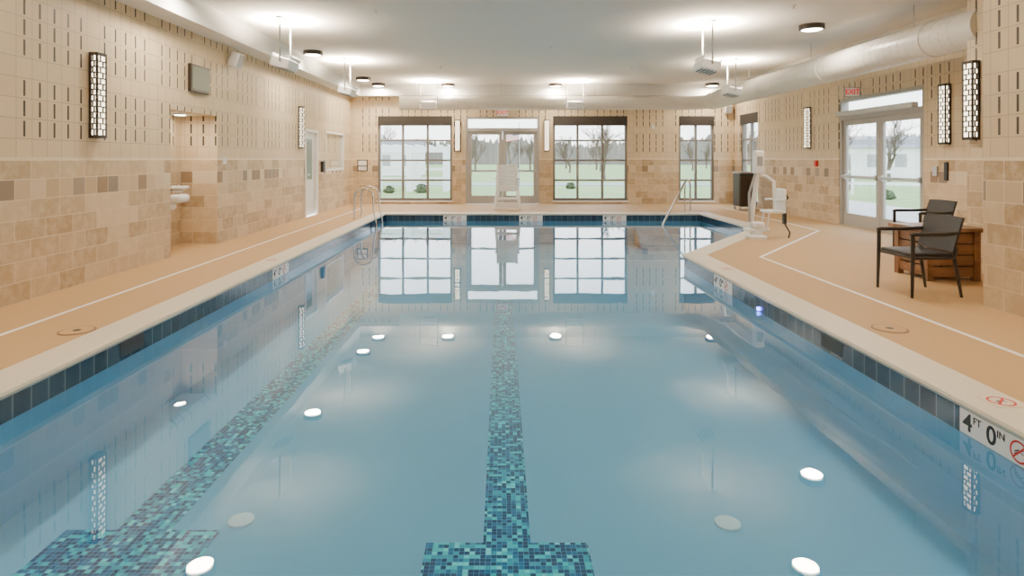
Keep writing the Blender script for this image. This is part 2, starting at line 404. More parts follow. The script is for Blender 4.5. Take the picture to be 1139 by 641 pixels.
def nodive(parent,M,r=.06,name='no_diving_symbol'):
    b=B(); n=28; vs=[];fs=[]
    for k in range(n):
        a=2*pi*k/n
        for rr in (r,r*.82): vs.append(M@Vector((rr*math.cos(a),rr*math.sin(a),.002)))
    for k in range(n): fs.append((2*k,2*((k+1)%n),2*((k+1)%n)+1,2*k+1))
    b.add(vs,fs)
    R=M@Matrix.Rotation(pi/4,4,'Z'); b.box(-r*.85,r*.85,-r*.08,r*.08,.001,.003,R)
    b.obj(name,M_red,parent)
    d=B()
    for p,q,w in (((-.5,-.35),(.1,.1),.08),((.1,.1),(.45,-.1),.05),((-.5,-.1),(0,.2),.06)):
        a=Vector((*p,0))*r; c=Vector((*q,0))*r; t=(c-a).normalized(); nn=Vector((-t.y,t.x,0))*w*r
        d.add([M@(a-nn+Vector((0,0,.0015))),M@(c-nn+Vector((0,0,.0015))),M@(c+nn+Vector((0,0,.0015))),M@(a+nn+Vector((0,0,.0015)))],[(0,1,2,3)])
    d.lathe([(r*.13,.0005),(r*.12,.0016)],12)
    k=len(d.v)-24
    for i in range(k,len(d.v)):
        v=Vector(d.v[i]); d.v[i]=tuple(M@(v+Vector((.35*r,.3*r,0))))
    d.obj('diver_figure',M_black,parent)
def marker(loc,face,label,sc=1.0):
    R={'xm':Matrix(((0,0,-1),(-1,0,0),(0,1,0))),'xp':Matrix(((0,0,1),(1,0,0),(0,1,0))),'ym':Matrix(((1,0,0),(0,0,-1),(0,1,0))),'up':Matrix(((1,0,0),(0,1,0),(0,0,1)))}[face].to_4x4()
    e=empty('depth_marker',loc,0,label,'sign','depth marker tiles')
    b=B(); b.box(-.30*sc,.30*sc,-.07,.07,0,.004,R,); b.obj('marker_tile',M_white,e)
    def T(x,y): return R@Matrix.Translation((x*sc,y,.0045))
    text('4',.14,M_black,'digit',e,T(-.24,-.0)); text('FT',.055,M_black,'unit_letters',e,T(-.17,.03))
    text('0',.14,M_black,'digit',e,T(-.07,-.0)); text('IN',.055,M_black,'unit_letters',e,T(-.005,.03))
    nodive(e,R@Matrix.Translation((.11*sc,0,.003)),.058)
    return e
ml='white depth tile reading 4 FT 0 IN with no-diving symbol'
marker((XP1-.001,3.27,-.117),'xm',ml); marker((XP1-.001,7.4,-.117),'xm',ml); marker((XP0+.001,8.3,-.117),'xp',ml)
for x in (-1.2,.75,2.9): marker((x,15.699,-.117),'ym',ml)
def decksym(x,y,lab='red no-diving symbol tile set in the coping'):
    e=empty('no_diving_tile',(x,y,.011),0,lab,'sign','no-diving tiles')
    B().box(-.085,.085,-.085,.085,-.003,.001).obj('tile',M_coping,e); nodive(e,Matrix.Identity(4),.07)
decksym(2.86,3.5); decksym(2.86,7.75); decksym(-3.16,8.4)
B().tube([(2.655,6.35-.0,-.155),(2.68,6.35,-.155)],.02,12).obj('pool_side_light',M_bluelight,pool)
for x,y in ((-1.58,3.71),(1.36,3.68)):
    B().lathe([(.075,0),(.075,.012),(.06,.018),(.0,.018)],24).obj('floor_inlet_cover',M_inlet,pool,True,(x,y,ZB))
def stripe(pts,w,label):
    b=B();P=[Vector(p) for p in pts];L=[];Rr=[]
    for i,p in enumerate(P):
        if i==0: t=(P[1]-P[0]).normalized();k=1
        elif i==len(P)-1: t=(P[-1]-P[-2]).normalized();k=1
        else:
            a=(P[i]-P[i-1]).normalized();c=(P[i+1]-P[i]).normalized();t=(a+c).normalized();k=1/max(.3,t.dot(a))
        n=Vector((-t.y,t.x))*w/2*k;L.append(p+n);Rr.append(p-n)
    n=len(P); vs=[(q.x,q.y,.002) for q in L]+[(q.x,q.y,.002) for q in Rr]
    b.add(vs,[(i,i+1,n+i+1,n+i) for i in range(n-1)])
    return tag(b.obj('deck_stripe',M_line),label,'floor marking')
stripe([(-3.98,YF),(-3.98,17.6)],.05,'straight white painted line along the tiled wall')
stripe([(3.7,YF),(3.7,8.73),(6.2,11.95),(6.35,17.3)],.05,'bent white painted line on the tan deck')
def lid(x,y):
    e=empty('skimmer_lid',(x,y,0),0,'round tan skimmer lid set flush in the deck','lid','skimmer lids')
    B().lathe([(.135,.0),(.135,.004),(.12,.005)],32).obj('lid_ring',M_ring,e)
    B().lathe([(.118,.0),(.118,.006),(.0,.006)],32).obj('lid_plate',M_deck,e)
    B().lathe([(.03,.006),(.03,.008)],16).obj('lid_screw',M_bronze,e)
lid(-3.46,4.98); lid(3.2,5.04)

# ---------------------------------------------------------------- windows and doors
def window_back(n,op,cols,axis='y',pos=YB,shade=True,out=1):
    u0,u1,z0,z1=op
    def bx(b,a,c,d0,d1,z,zz):
        if axis=='y': b.box(a,c,pos+d0,pos+d1,z,zz)
        else: b.box(pos+d0,pos+d1,a,c,z,zz)
    b=B(); f=.07
    bx(b,u0,u0+f,.06,.16,z0,z1); bx(b,u1-f,u1,.06,.16,z0,z1); bx(b,u0+f,u1-f,.06,.16,z0,z0+f); bx(b,u0+f,u1-f,.06,.16,z1-f,z1)
    for i in range(1,cols):
        u=u0+(u1-u0)*i/cols; bx(b,u-.034,u+.034,.07,.15,z0+f,z1-f)
    for zz in (.74,1.36,1.98): bx(b,u0+f,u1-f,.075,.145,zz-.027,zz+.027)
    o=struct(b.obj('window_%d'%n,M_frame),'dark gray framed picture window')
    g=B(); bx(g,u0+f,u1-f,.105,.112,z0+f,z1-f); g.obj('glass_pane',M_glass,o)
    s=B(); bx(s,u0-.02,u1+.02,-.03,.05,z0-.05,z0); s.obj('window_sill',M_soff,o)
    if shade:
        r=B(); bx(r,u0+.01,u1-.01,.0,.055,z1-.30,z1-.002)
        tag(r.obj('roller_shade',M_shade),'dark roller shade raised at the window head','window shade','roller shades')
    return o
window_back(1,W1,3); window_back(2,W2,3); window_back(3,W3,2); window_back(4,WR,2,'x',XR,True,1)
def dbl_door(n,op,axis,pos,ztop,label,leafmat):
    u0,u1,_,z1=op
    def bx(b,a,c,d0,d1,z,zz,bev=0):
        if axis=='y': b.box(a,c,pos+d0,pos+d1,z,zz,bev=bev)
        else: b.box(pos+d0,pos+d1,a,c,z,zz,bev=bev)
    b=B(); f=.07
    bx(b,u0,u0+f,.02,.16,0,z1); bx(b,u1-f,u1,.02,.16,0,z1); bx(b,u0+f,u1-f,.02,.16,z1-f,z1); bx(b,u0+f,u1-f,.02,.16,ztop,ztop+.10)
    bx(b,u0+f,u1-f,.02,.16,0,.02)
    o=struct(b.obj('door_%d'%n,leafmat),label)
    g=B(); bx(g,u0+f,u1-f,.085,.092,ztop+.09,z1-f); g.obj('transom_glass',M_glass,o)
    m=(u0+u1)/2
    for a,c,hs in ((u0+f+.004,m-.004,1),(m+.004,u1-f-.004,-1)):
        d=B(); s=.11
        bx(d,a,a+s,.06,.11,.02,ztop-.004); bx(d,c-s,c,.06,.11,.02,ztop-.004); bx(d,a+s,c-s,.06,.11,.02,.26); bx(d,a+s,c-s,.06,.11,ztop-s,ztop-.004)
        leaf=d.obj('door_leaf',leafmat,o)
        g=B(); bx(g,a+s,c-s,.082,.088,.26,ztop-s); g.obj('door_glass',M_glass,leaf)
        h=B(); bx(h,a+.03,c-.03,-.005,.03,1.0,1.06,.01); bx(h,a+.05,a+.12,.02,.06,.98,1.08); bx(h,c-.12,c-.05,.02,.06,.98,1.08)
        h.obj('push_bar',M_alu,leaf)
    return o
dbl_door(1,DB,'y',YB,2.27,'gray framed glass double doors with transom',M_frame2)
dbl_door(2,DR,'x',XR,2.22,'gray framed glass double doors with transom',M_frame2)
tag(B().box(XR-.13,XR-.005,10.62,13.05,2.30,2.40,bev=.015).obj('door_operator',M_alu),'slim metal automatic opener box above the side doors','door opener')
b=B(); b.box(XL-.14,XL+.02,14.6,14.66,0,2.12); b.box(XL-.14,XL+.02,15.54,15.6,0,2.12); b.box(XL-.14,XL+.02,14.66,15.54,2.06,2.12)
d3=struct(b.obj('door_3',M_soff),'white framed single door')
B().box(XL-.10,XL-.05,14.665,15.535,.01,2.055).obj('door_leaf',M_whitep,d3)
B().box(XL-.049,XL-.044,14.85,15.3,.9,1.9).obj('door_glass',M_tv,d3)
B().box(XL-.05,XL-.01,14.70,14.78,1.0,1.05).tube([(XL-.02,14.74,1.02),(XL+.03,14.74,1.02),(XL+.03,14.88,1.02)],.01).obj('door_handle',M_steel,d3)
b=B(); y0,y1,z0,z1=WLf
b.box(XL-.12,XL+.015,y0,y0+.05,z0,z1).box(XL-.12,XL+.015,y1-.05,y1,z0,z1).box(XL-.12,XL+.015,y0+.05,y1-.05,z0,z0+.05).box(XL-.12,XL+.015,y0+.05,y1-.05,z1-.05,z1)
w5=struct(b.obj('window_5',M_soff),'interior window with closed blind')
B().box(XL-.06,XL-.054,y0+.05,y1-.05,z0+.05,z1-.05).obj('glass_pane',M_glass,w5)
B().box(XL-.10,XL-.08,y0+.05,y1-.05,z0+.05,z1-.05).obj('window_blind',M_blind,w5)
struct(B().box(XL-.22,XL-.2,14.4,18.3,0,2.4).obj('wall_left_backing',M_roomdark),'plain backing wall')

# ---------------------------------------------------------------- light fixtures
WARM=(1,.86,.69)
UPC=(1,.82,.60)
def uplight(loc,rot,label=None):
    e=empty('pendant_uplight',loc,rot,label or 'white indirect uplight hung on two rods from the ceiling','ceiling light','pendant uplights')
    r=B(); r.tube([(-.25,0,0),(-.25,0,-.62)],.014,8).tube([(.25,0,0),(.25,0,-.62)],.014,8)
    r.objs('hanging_rod',M_rod,e)
    c=B(); c.box(-.31,.31,-.05,.05,-.03,0,bev=.008); c.obj('ceiling_plate',M_whitep,e)
    R=Matrix.Translation((0,0,-.69))@Matrix.Rotation(math.radians(14),4,'X')
    h=B(); h.box(-.235,.235,-.16,.16,-.11,.05,R,.03)
    h.box(-.235,.235,-.16,-.145,.05,.10,R).box(-.235,.235,.145,.16,.05,.10,R)
    h.obj('lamp_housing',M_white,e)
    h=B()
    for k in range(5): h.box(-.18,.18,-.12+.055*k,-.105+.055*k,-.13,-.11,R)
    h.obj('cooling_fins',M_gray,e)
    l=B(); l.box(-.19,.19,-.11,.11,.05,.056,R); l.obj('lamp_lens',M_lens,e)
    y=B(); y.tube([(-.25,0,-.60),(-.25,0,-.70),(-.22,0,-.70)],.016,8).tube([(.25,0,-.60),(.25,0,-.70),(.22,0,-.70)],.016,8); y.objs('yoke_arm',M_rod,e)
    # tight beam plus wide spill, as from a real reflector
    light('lamp_glow','SPOT',2300,UPC,(0,0,-.57),e,.09,(pi,0,0),spot_size=math.radians(100),spot_blend=1)
    light('lamp_spill','SPOT',650,UPC,(0,0,-.55),e,.12,(pi,0,0),spot_size=math.radians(162),spot_blend=1)
    return e
u1=uplight((-3.54,10.0,H),pi/2)
for p,r in (((-3.53,14.0,H),pi/2),((-2.12,17.8,H),0),((2.13,17.8,H),0),((3.45,10.25,H),pi/2),((5.3,14.1,H),pi/2),((-3.54,4.9,H),pi/2),((3.45,4.9,H),pi/2),((-2.5,.5,H),pi/2),((2.5,.5,H),pi/2)):
    dup(u1,p,r)
def disc(loc,rot=0):
    e=empty('ceiling_light',loc,0,'round flush ceiling light with dark rim and glowing lens','ceiling light','flush ceiling lights')
    B().lathe([(.20,0),(.20,-.07),(.19,-.085),(.165,-.085),(.165,-.06)],32).obj('light_rim',M_bronze,e,True)
    B().lathe([(.163,-.055),(.163,-.082),(.12,-.095),(.0,-.10)],32).obj('light_lens',M_lens,e,True)
    light('lamp_glow','AREA',58,WARM,(0,0,-.11),e,.32,(0,0,0))
    return e
d1=disc((-3.97,12.86,H))
for p in ((-3.85,17.0,H),(-3.7,18.35,H),(-1.62,18.4,H),(1.62,18.4,H),(6.3,18.3,H),(5.25,10.35,H),(-3.95,8.0,H),(3.98,8.0,H),(-3.95,3.5,H),(3.6,3.5,H),(0,-1.2,H)):
    dup(d1,p)
e=empty('alcove_light',(-5.05,9.6,2.11),0,'small round light in the alcove ceiling','ceiling light')
B().lathe([(.10,0),(.10,-.02),(.085,-.02)],24).obj('light_rim',M_whitep,e)
B().lathe([(.083,-.005),(.08,-.025),(0,-.03)],24).obj('light_lens',M_lens,e)
light('lamp_glow','AREA',8,WARM,(0,0,-.04),e,.15)
def sconce(loc,rot,label='tall dark bronze wall sconce with glowing lattice panel'):
    e=empty('wall_sconce',loc,rot,label,'wall light','wall sconces')
    W,D,Hh=.085,.10,.98
    B().box(-W+.010,W-.010,-D+.010,-.0,.012,Hh-.012).obj('glowing_panel',M_scl,e)
    f=B(); t=.020
    f.box(-W,W,-D,0,0,.035).box(-W,W,-D,0,Hh-.035,Hh)
    for x in (-W,W-t): f.box(x,x+t,-D,-D+t,.035,Hh-.035); f.box(x,x+t,-.03,0,.035,Hh-.035)
    rows=14; hz=(Hh-.07)/rows; tb=.0075
    for i in range(rows):
        z=.035+i*hz
        if i:
            f.box(-W+t,W-t,-D,-D+.010,z-tb,z+tb)
            for x in (-W,W-.009): f.box(x,x+.009,-D+t,-.03,z-tb,z+tb)
        for x in ((-.022,) if i%2 else (.022,)): f.box(x-tb,x+tb,-D,-D+.010,z,z+hz)
        yy=-.045 if i%2 else -.062
        for x in (-W,W-.009): f.box(x,x+.009,yy-tb,yy+tb,z,z+hz)
    f.obj('lattice_frame',M_bronze,e)
    return e
s1=sconce((XL,7.04,1.64),pi/2)
for p,r in (((XL,14.2,1.64),pi/2),((XR,14.4,1.64),-pi/2),((XR,9.94,1.64),-pi/2),((5.9,7.62,1.64),-pi/2),((-1.37,YB,1.64),0),((1.40,YB,1.64),0),((XL,2.0,1.64),pi/2),((4.6,2.0,1.64),-pi/2)):
    dup(s1,p,r)

# ---------------------------------------------------------------- ducts
e=empty('ventilation_duct',(0,0,0),0,'large silver-cream spiral air duct running below the ceiling','air duct')
pts=[(6.07,7.6,3.08),(6.07,17.6,3.08)]
for k in range(1,7):
    a=k/6*pi/2; pts.append((6.07-.72*(1-math.cos(a)),17.6+.75*math.sin(a),3.08))
pts.append((-3.05,18.35,3.08))
B().tube(pts[:2],.25,40).obj('duct_pipe',M_duct,e,True)
B().tube([(6.07,17.55,3.08)]+pts[1:],[.25]+[.205]*(len(pts)-1),32).obj('cross_duct_pipe',M_duct,e,True)
rb=B()
h=[]
k=0; y=7.9
while y<17.4:
    a=k*2*pi/16; h.append((6.07+.250*math.cos(a),y,3.08+.250*math.sin(a))); y+=.17/16; k+=1
rb.tube(h,.006,4); rb.obj('spiral_seam',M_seam,e,True)
rb=B(); h=[]; k=0; x=-3.0
while x<5.2:
    a=k*2*pi/16; h.append((x,18.35+.205*math.cos(a),3.08+.205*math.sin(a))); x+=.2/16; k+=1
rb.tube(h,.005,4); rb.obj('spiral_seam',M_seam,e,True)
cl=B()
for y in (8.6,11.4,14.2,17.0): cl.tube([(6.07,y-.06,3.08),(6.07,y+.06,3.08)],.262,40)
for x in (-1.5,1.2,3.9): cl.tube([(x-.05,18.35,3.08),(x+.05,18.35,3.08)],.217,32)
cl.objs('coupling_band',M_duct,e,True)
hg=B()
for y in (9.0,12.0,15.0): hg.tube([(6.07,y,3.3),(6.07,y,H)],.008,6)
for x in (-2.6,0,2.8): hg.tube([(x,18.35,3.27),(x,18.35,H)],.008,6)
hg.objs('hanger_rod',M_alu,e)
def spr(loc):
    b=B().lathe([(.04,0),(.035,-.015),(.012,-.02),(.01,-.05),(.03,-.055),(.03,-.06)],16)
    return tag(b.obj('fire_sprinkler',M_whitep,None,True,loc),'small white ceiling sprinkler head','sprinkler','ceiling sprinklers')
for p in ((1.0,12.3,H),(-1.9,9.3,H),(4.3,9.0,H),(-1.5,15,H),(3.2,15,H)): spr(p)

# ---------------------------------------------------------------- chairs + table
def chair(loc,rot,label):
    e=empty('armchair',loc,rot,label,'chair','dark woven armchairs')
    W=.26
    s=B(); s.box(-W+.02,W-.02,-.25,.20,.405,.45,bev=.018)
    s.obj('seat',M_chair,e,True)
    vs=[];fs=[];nu,nz=10,8
    for k in range(2):
        for j in range(nz+1):
            for i in range(nu+1):
                u=-1+2*i/nu; z=.46+.35*j/nz
                y=.18+.09*(j/nz)-.012*u*u+ (.024 if k else 0)+.015*(j/nz)**2
                vs.append((u*(W-.01),y,z-.006*u*u*(j/nz)))
    st=(nu+1)*(nz+1)
    for j in range(nz):
        for i in range(nu):
            a=j*(nu+1)+i; fs.append((a,a+1,a+nu+2,a+nu+1)); fs.append((st+a,st+a+nu+1,st+a+nu+2,st+a+1))
    for j in range(nz):
        for i in (0,nu):
            a=j*(nu+1)+i; fs.append((a,a+nu+1,st+a+nu+1,st+a))
    for i in range(nu):
        for j in (0,nz):
            a=j*(nu+1)+i; fs.append((a,a+1,st+a+1,st+a))
    B().add(vs,fs).obj('backrest',M_chair,e,True)
    for sx in (-1,1):
        a=B()
        a.tube([(sx*W,-.27,.63),(sx*W,-.24,.64),(sx*W,.05,.64),(sx*(W-.01),.23,.65)],.02,10)
        a.obj('armrest',M_leg,e,True)
        l=B(); l.tube([(sx*(W+.005),-.265,0),(sx*W,-.255,.44),(sx*W,-.255,.63)],[.014,.02,.02],8); l.obj('leg',M_leg,e,True)
        l=B(); l.tube([(sx*(W-.01),.26,0),(sx*(W-.02),.19,.40),(sx*(W-.02),.21,.5)],[.014,.02,.02],8); l.obj('leg',M_leg,e,True)
    a=B()
    a.tube([(-W+.02,-.24,.40),(W-.02,-.24,.40)],.016,8).tube([(-W+.02,.18,.40),(W-.02,.18,.40)],.016,8).tube([(-W,-.25,.4),(-W,.19,.4)],.016,8).tube([(W,-.25,.4),(W,.19,.4)],.016,8)
    a.objs('seat_rail',M_leg,e,True)
    return e
c1=chair((4.38,6.42,0),-pi/2+.04,'dark woven armchair in front of the wooden side table')
dup(c1,(6.08,8.8,0),-pi/2+.05,'dark woven armchair behind the wooden side table')
e=empty('side_table',(5.17,7.28,0),0,'warm brown plank cube table between two chairs','table')
t=B()
for k in range(5): t.box(-.36,.36,-.34+.137*k,-.34+.137*k+.130,.565,.61,bev=.006)
t.obj('table_top',M_wood,e)
t=B()
for sx in (-1,1):
    for sy in (-1,1): t.box(sx*.27-.035,sx*.27+.035,sy*.26-.035,sy*.26+.035,0,.565)
t.objs('corner_post',M_wood,e)
for (x0,x1,y0,y1) in ((-.235,.235,-.275,-.255),(-.235,.235,.255,.275),(-.285,-.265,-.225,.225),(.265,.285,-.225,.225)):
    t=B()
    for k in range(4):
        z=.05+k*.128; t.box(x0,x1,y0,y1,z,z+.110)
    t.obj('side_panel',M_wood,e)

# ---------------------------------------------------------------- lifeguard chair
e=empty('lifeguard_chair',(.16,17.25,0),0,'white plastic lifeguard chair facing the pool by the doors','chair')
for sx in (-1,1):
    b=B(); b.tube([(sx*.34,-.38,0),(sx*.28,-.22,.62),(sx*.28,-.22,.84)],.04,8); b.obj('leg',M_white,e,True)
    b=B(); b.tube([(sx*.34,.40,0),(sx*.27,.20,.62),(sx*.27,.30,1.24)],.04,8); b.obj('leg',M_white,e,True)
    b=B(); b.box(sx*.29-.055,sx*.29+.055,-.27,.27,.84,.88,bev=.01); b.obj('armrest',M_white,e)
b=B()
for k in range(5): b.box(-.27,.27,-.25+.095*k,-.25+.095*k+.09,.58,.64)
b.box(-.30,.30,-.27,-.25,.50,.62)
b.obj('seat',M_white,e)
b=B()
for k in range(6): b.box(-.27,.27,.20+.016*k,.24+.016*k,.64+.10*k,.64+.10*k+.094)
b.obj('backrest',M_white,e)
b=B(); b.box(-.33,.33,-.44,-.26,.28,.33).box(-.33,.33,-.38,-.34,.06,.20)
for sx in (-1,1): b.box(sx*.32-.02,sx*.32+.02,-.30,.30,.24,.32)
b.obj('foot_step',M_white,e)

# ---------------------------------------------------------------- pool rails
def arc(c,r,a0,a1,n,f): return [f(c[0]+r*math.cos(a0+(a1-a0)*k/n),c[1]+r*math.sin(a0+(a1-a0)*k/n)) for k in range(n+1)]
e=empty('pool_grab_rail',(-3.0,14.3,0),0,'polished stainless grab rail arching from the deck into the pool','handrail','pool grab rails')
f=lambda x,z:(x,0,z)
pts=[f(-.45,0),f(-.45,.5)]+arc((-.23,.5),.22,pi,0,10,f)[1:]
pts+= [f(.0,.2),f(.06,-.1),f(.07,-.55)]
B().tube(pts,.024,12).obj('rail_tube',M_steel,e,True)
B().lathe([(.05,0),(.05,.012),(.03,.02)],16,(-.45,0,0)).obj('base_flange',M_steel,e)
dup(e,(-3.0,15.0,0),0)
e=empty('stair_handrail',(4.95,16.05,0),0,'stainless stair handrail sloping down into the water','handrail','pool stair rails')
D=Vector((-1.05,-1.35,0))
def g(t,z): return (D.x*t,D.y*t,z)
pts=[g(0,0),g(0,.7),g(.02,.80),g(.07,.87),g(.15,.86),g(.25,.76),g(1.0,-.12),g(1.06,-.22),g(1.06,-.6)]
B().tube(pts,.024,12).obj('rail_tube',M_steel,e,True)
B().tube([g(.22,0),g(.22,.78)],.02,10).obj('rail_post',M_steel,e,True)
B().lathe([(.05,0),(.05,.012),(.03,.02)],16).obj('base_flange',M_steel,e)

# ---------------------------------------------------------------- pool lift
e=empty('pool_lift',(4.50,10.80,0),0,'white pool access lift with slim mast and hanging seat','pool lift')
b=B(); b.lathe([(.18,0),(.18,.04),(.11,.07),(.08,.18),(.12,.22),(.12,.27)],24); b.obj('lift_base',M_whitep,e,True)
b=B(); b.box(-.20,.20,-.08,.13,.12,.18,bev=.025).box(-.10,.12,-.11,.13,.19,.29,bev=.03); b.obj('base_cover',M_white,e)
b=B(); b.tube([(-.10,0,.28),(-.02,0,.85),(.03,0,1.40)],[.045,.042,.038],12); b.obj('mast',M_whitep,e,True)
b=B(); b.box(-.05,.11,-.08,.08,1.14,1.55,bev=.03); b.obj('control_box',M_white,e)
b=B(); b.box(-.02,.08,-.095,-.08,1.28,1.45,bev=.01); b.obj('control_panel',M_gray,e)
b=B(); b.tube([(-.14,-.05,.30),(-.15,-.05,.80),(-.04,-.05,1.14)],.022,8); b.obj('actuator',M_gray,e,True)
b=B(); b.tube([(.0,0,1.12),(.18,.05,1.10),(.34,.08,1.00),(.36,.08,.45)],.028,10); b.obj('lift_arm',M_whitep,e,True)
b=B(); b.box(.14,.46,-.16,.20,.45,.50,bev=.024); b.obj('seat',M_white,e,True)
b=B(); b.box(.42,.47,-.14,.18,.49,.88,bev=.024); b.obj('backrest',M_white,e,True)
b=B(); b.tube([(.45,-.17,.68),(.24,-.17,.68)],.018,8).tube([(.45,.21,.68),(.24,.21,.68)],.018,8); b.objs('armrest',M_whitep,e,True)
b=B(); b.tube([(.18,-.10,.46),(.14,-.10,.16),(.05,-.10,.13)],.016,8).tube([(.18,.12,.46),(.14,.12,.16),(.05,.12,.13)],.016,8); b.objs('foot_bar',M_whitep,e,True)
b=B(); b.box(.48,.53,-.02,.06,.25,.66,bev=.01).tube([(.50,.02,.62),(.57,.02,.72),(.50,.02,.80)],.014,8).tube([(.50,.02,.27),(.60,.02,.10),(.58,.02,.0)],.014,8); b.obj('seat_strap',M_black,e,True)

# dark cart
e=empty('equipment_cart',(6.72,16.9,0),0,'solid black rolling equipment cart near the corner windows','cart')
B().box(-.24,.24,-.25,.25,.10,1.0,bev=.03).obj('cart_body',M_black,e)
B().box(-.26,.26,-.27,.27,1.0,1.05,bev=.015).obj('cart_top',M_gray,e)
B().box(-.22,.22,-.262,-.25,.16,.52,bev=.005).box(-.22,.22,-.262,-.25,.56,.92,bev=.005).objs('cart_door',M_bronze,e)
b=B()
for sx in (-1,1):
    for sy in (-1,1): b.tube([(sx*.2-.012,sy*.2,.05),(sx*.2+.012,sy*.2,.05)],.05,14)
b.objs('wheel',M_gray,e)

# ---------------------------------------------------------------- wall items
e=empty('wall_screen',(XL,9.45,2.42),pi/2,'small greenish-gray wall display in a dark frame','screen')
B().box(-.30,.30,-.05,0,0,.42,bev=.01).obj('screen_frame',M_bronze,e); B().box(-.26,.26,-.056,-.05,.04,.38).obj('screen_panel',M_tv,e)
def speaker(loc,rot,label):
    e=empty('wall_speaker',loc,rot,label,'speaker','wall speakers')
    R=Matrix.Translation((0,-.14,0))@Matrix.Rotation(math.radians(18),4,'X')
    B().box(-.11,.11,-.08,.08,-.13,.13,R,.025).obj('speaker_body',M_white,e,True)
    B().box(-.09,.09,-.085,-.078,-.11,.11,R).obj('speaker_grille',M_gray,e)
    B().box(-.03,.03,-.08,0,-.04,.04).obj('bracket',M_whitep,e); return e
sp=speaker((XL,10.5,3.1),pi/2,'white wall speaker tilted downward'); dup(sp,(7.0,YB,2.95),0)
def fountain(loc,label,sc=1):
    e=empty('drinking_fountain',loc,pi/2,label,'drinking fountain','drinking fountains')
    b=B(); b.box(-.17,.17,-.46,0,-.05,.08,bev=.05); b.box(-.12,.12,-.28,0,-.16,-.05,bev=.04); b.obj('fountain_body',M_white,e,True)
    b=B(); b.lathe([(.13,.081),(.12,.084),(.09,.082)],24,(0,-.24,0)); b.obj('basin',M_steel,e,True)
    b=B(); b.tube([(.10,-.12,.08),(.10,-.12,.13),(.06,-.15,.145)],.012,8); b.obj('spout',M_steel,e,True)
    e.scale=(sc,sc,sc)
fountain((-5.3,9.35,.78),'white wall-hung drinking fountain, lower and larger'); fountain((-5.3,9.86,.93),'white wall-hung drinking fountain, higher and smaller',.5)
def plate(name,loc,rot,w,h,d,m,label,cat):
    return tag(B().box(-w/2,w/2,-d,0,-h/2,h/2,bev=.004).obj(name,m,None,False,loc,rot),label,cat)
plate('switch_plate',(XL,10.35,1.37),pi/2,.12,.12,.02,M_whitep,'small white switch plate on the tile wall','switch')
plate('call_box',(XL,15.95,1.2),pi/2,.18,.28,.08,M_black,'small black call box beside the door','phone')
e=empty('wall_notice',(-4.33,YB,1.02),0,'dark framed notice on the tile wall','sign')
B().box(-.16,.16,-.02,0,0,.36).obj('notice_frame',M_bronze,e); B().box(-.13,.13,-.023,-.02,.18,.33).obj('notice_sheet',M_white,e); B().box(-.13,.13,-.023,-.02,.03,.15).obj('notice_sheet',M_whitep,e)
plate('fire_alarm',(XR,14.05,1.30),-pi/2,.10,.14,.05,M_red,'small red fire alarm pull station','fire alarm')
plate('door_button',(XR,10.2,1.2),-pi/2,.10,.16,.03,M_alu,'metal door push plate on the tile wall','button')
plate('door_button',(XR,9.95,1.2),-pi/2,.07,.30,.03,M_black,'slim black access panel on the tile wall','button')
plate('wall_sensor',(4.7,YB,2.4),0,.10,.14,.05,M_whitep,'small white wall sensor box','sensor')
def exitsign(loc,rot,label):
    e=empty('exit_sign',loc,rot,label,'exit sign','exit signs')
    B().box(-.17,.17,-.04,0,0,.20,bev=.008).obj('sign_body',M_white,e)
    b=B(); b.box(-.18,.18,-.045,.0,-.012,0).box(-.18,.18,-.045,.0,.20,.212).box(-.182,-.17,-.045,0,0,.2).box(.17,.182,-.045,0,0,.2); b.obj('sign_frame',M_gray,e)
    text('EXIT',.165,M_redglow,'sign_letters',e,Matrix.Translation((0,-.0415,.10))@Matrix.Rotation(pi/2,4,'X'))
    return e
exitsign((.03,YB-.005,2.74),0,'white exit sign with red letters above the doors')
e=exitsign((7.04,12.3,2.66),0,'white exit sign with red letters beside the side doors')
e.scale=(.85,.85,.85)
B().tube([(0,-.02,.19),(0,-.02,.785)],.01,8).obj('sign_stem',M_whitep,e)

# ---------------------------------------------------------------- outside
struct(B().box(-140,160,YB+.22,240,-.25,-.12).obj('ground_lawn',M_grass),'spring lawn outside')
struct(B().box(XR+.22,160,-20,YB+.22,-.25,-.12).obj('ground_lawn_side',M_grass),'lawn beside the building')
tag(B().box(-12,12,YB+.22,YB+2.2,-.12,-.02).obj('patio_slab',M_path),'pale concrete patio slab outside the glass doors','path')
tag(B().box(XR+.22,XR+4.5,5,YB+.2,-.12,-.02).obj('patio_slab',M_path),'pale concrete patio slab outside the side doors','path')
tag(B().box(-40,60,35,38,-.12,-.09).obj('asphalt_road',mat('gray_asphalt',(.36,.36,.36),.9)),'gray asphalt road beyond the lawn','road')
def make_tree(seed,h):
    rnd=random.Random(seed); b=B()
    def br(p,d,l,r,dep):
        q=p+d*l
        mid=p+d*l*.5+Vector((rnd.uniform(-.05,.05),rnd.uniform(-.05,.05),0))*l
        b.tube([p,mid,q],[r,r*.85,r*.65],5 if dep<2 else 3,False)
        if dep>=6: return
        for _ in range(3 if dep<5 else 2):
            nd=(d+Vector((rnd.uniform(-.75,.75),rnd.uniform(-.75,.75),rnd.uniform(-.1,.55)))).normalized()
            br(q if rnd.random()<.6 else mid,nd,l*rnd.uniform(.62,.85),r*.62,dep+1)
    br(Vector((0,0,-.12)),Vector((0,0,1)),h*.22,h*.022,0)
    return b
houses=[(-12,58),(30,50)]
trs=[]
for sd in (1,2,5):
    o=make_tree(sd,7).obj('bare_tree',M_bark); trs.append(o)
    tag(o,'bare early-spring tree on the lawn','tree','bare trees')
rnd=random.Random(11)
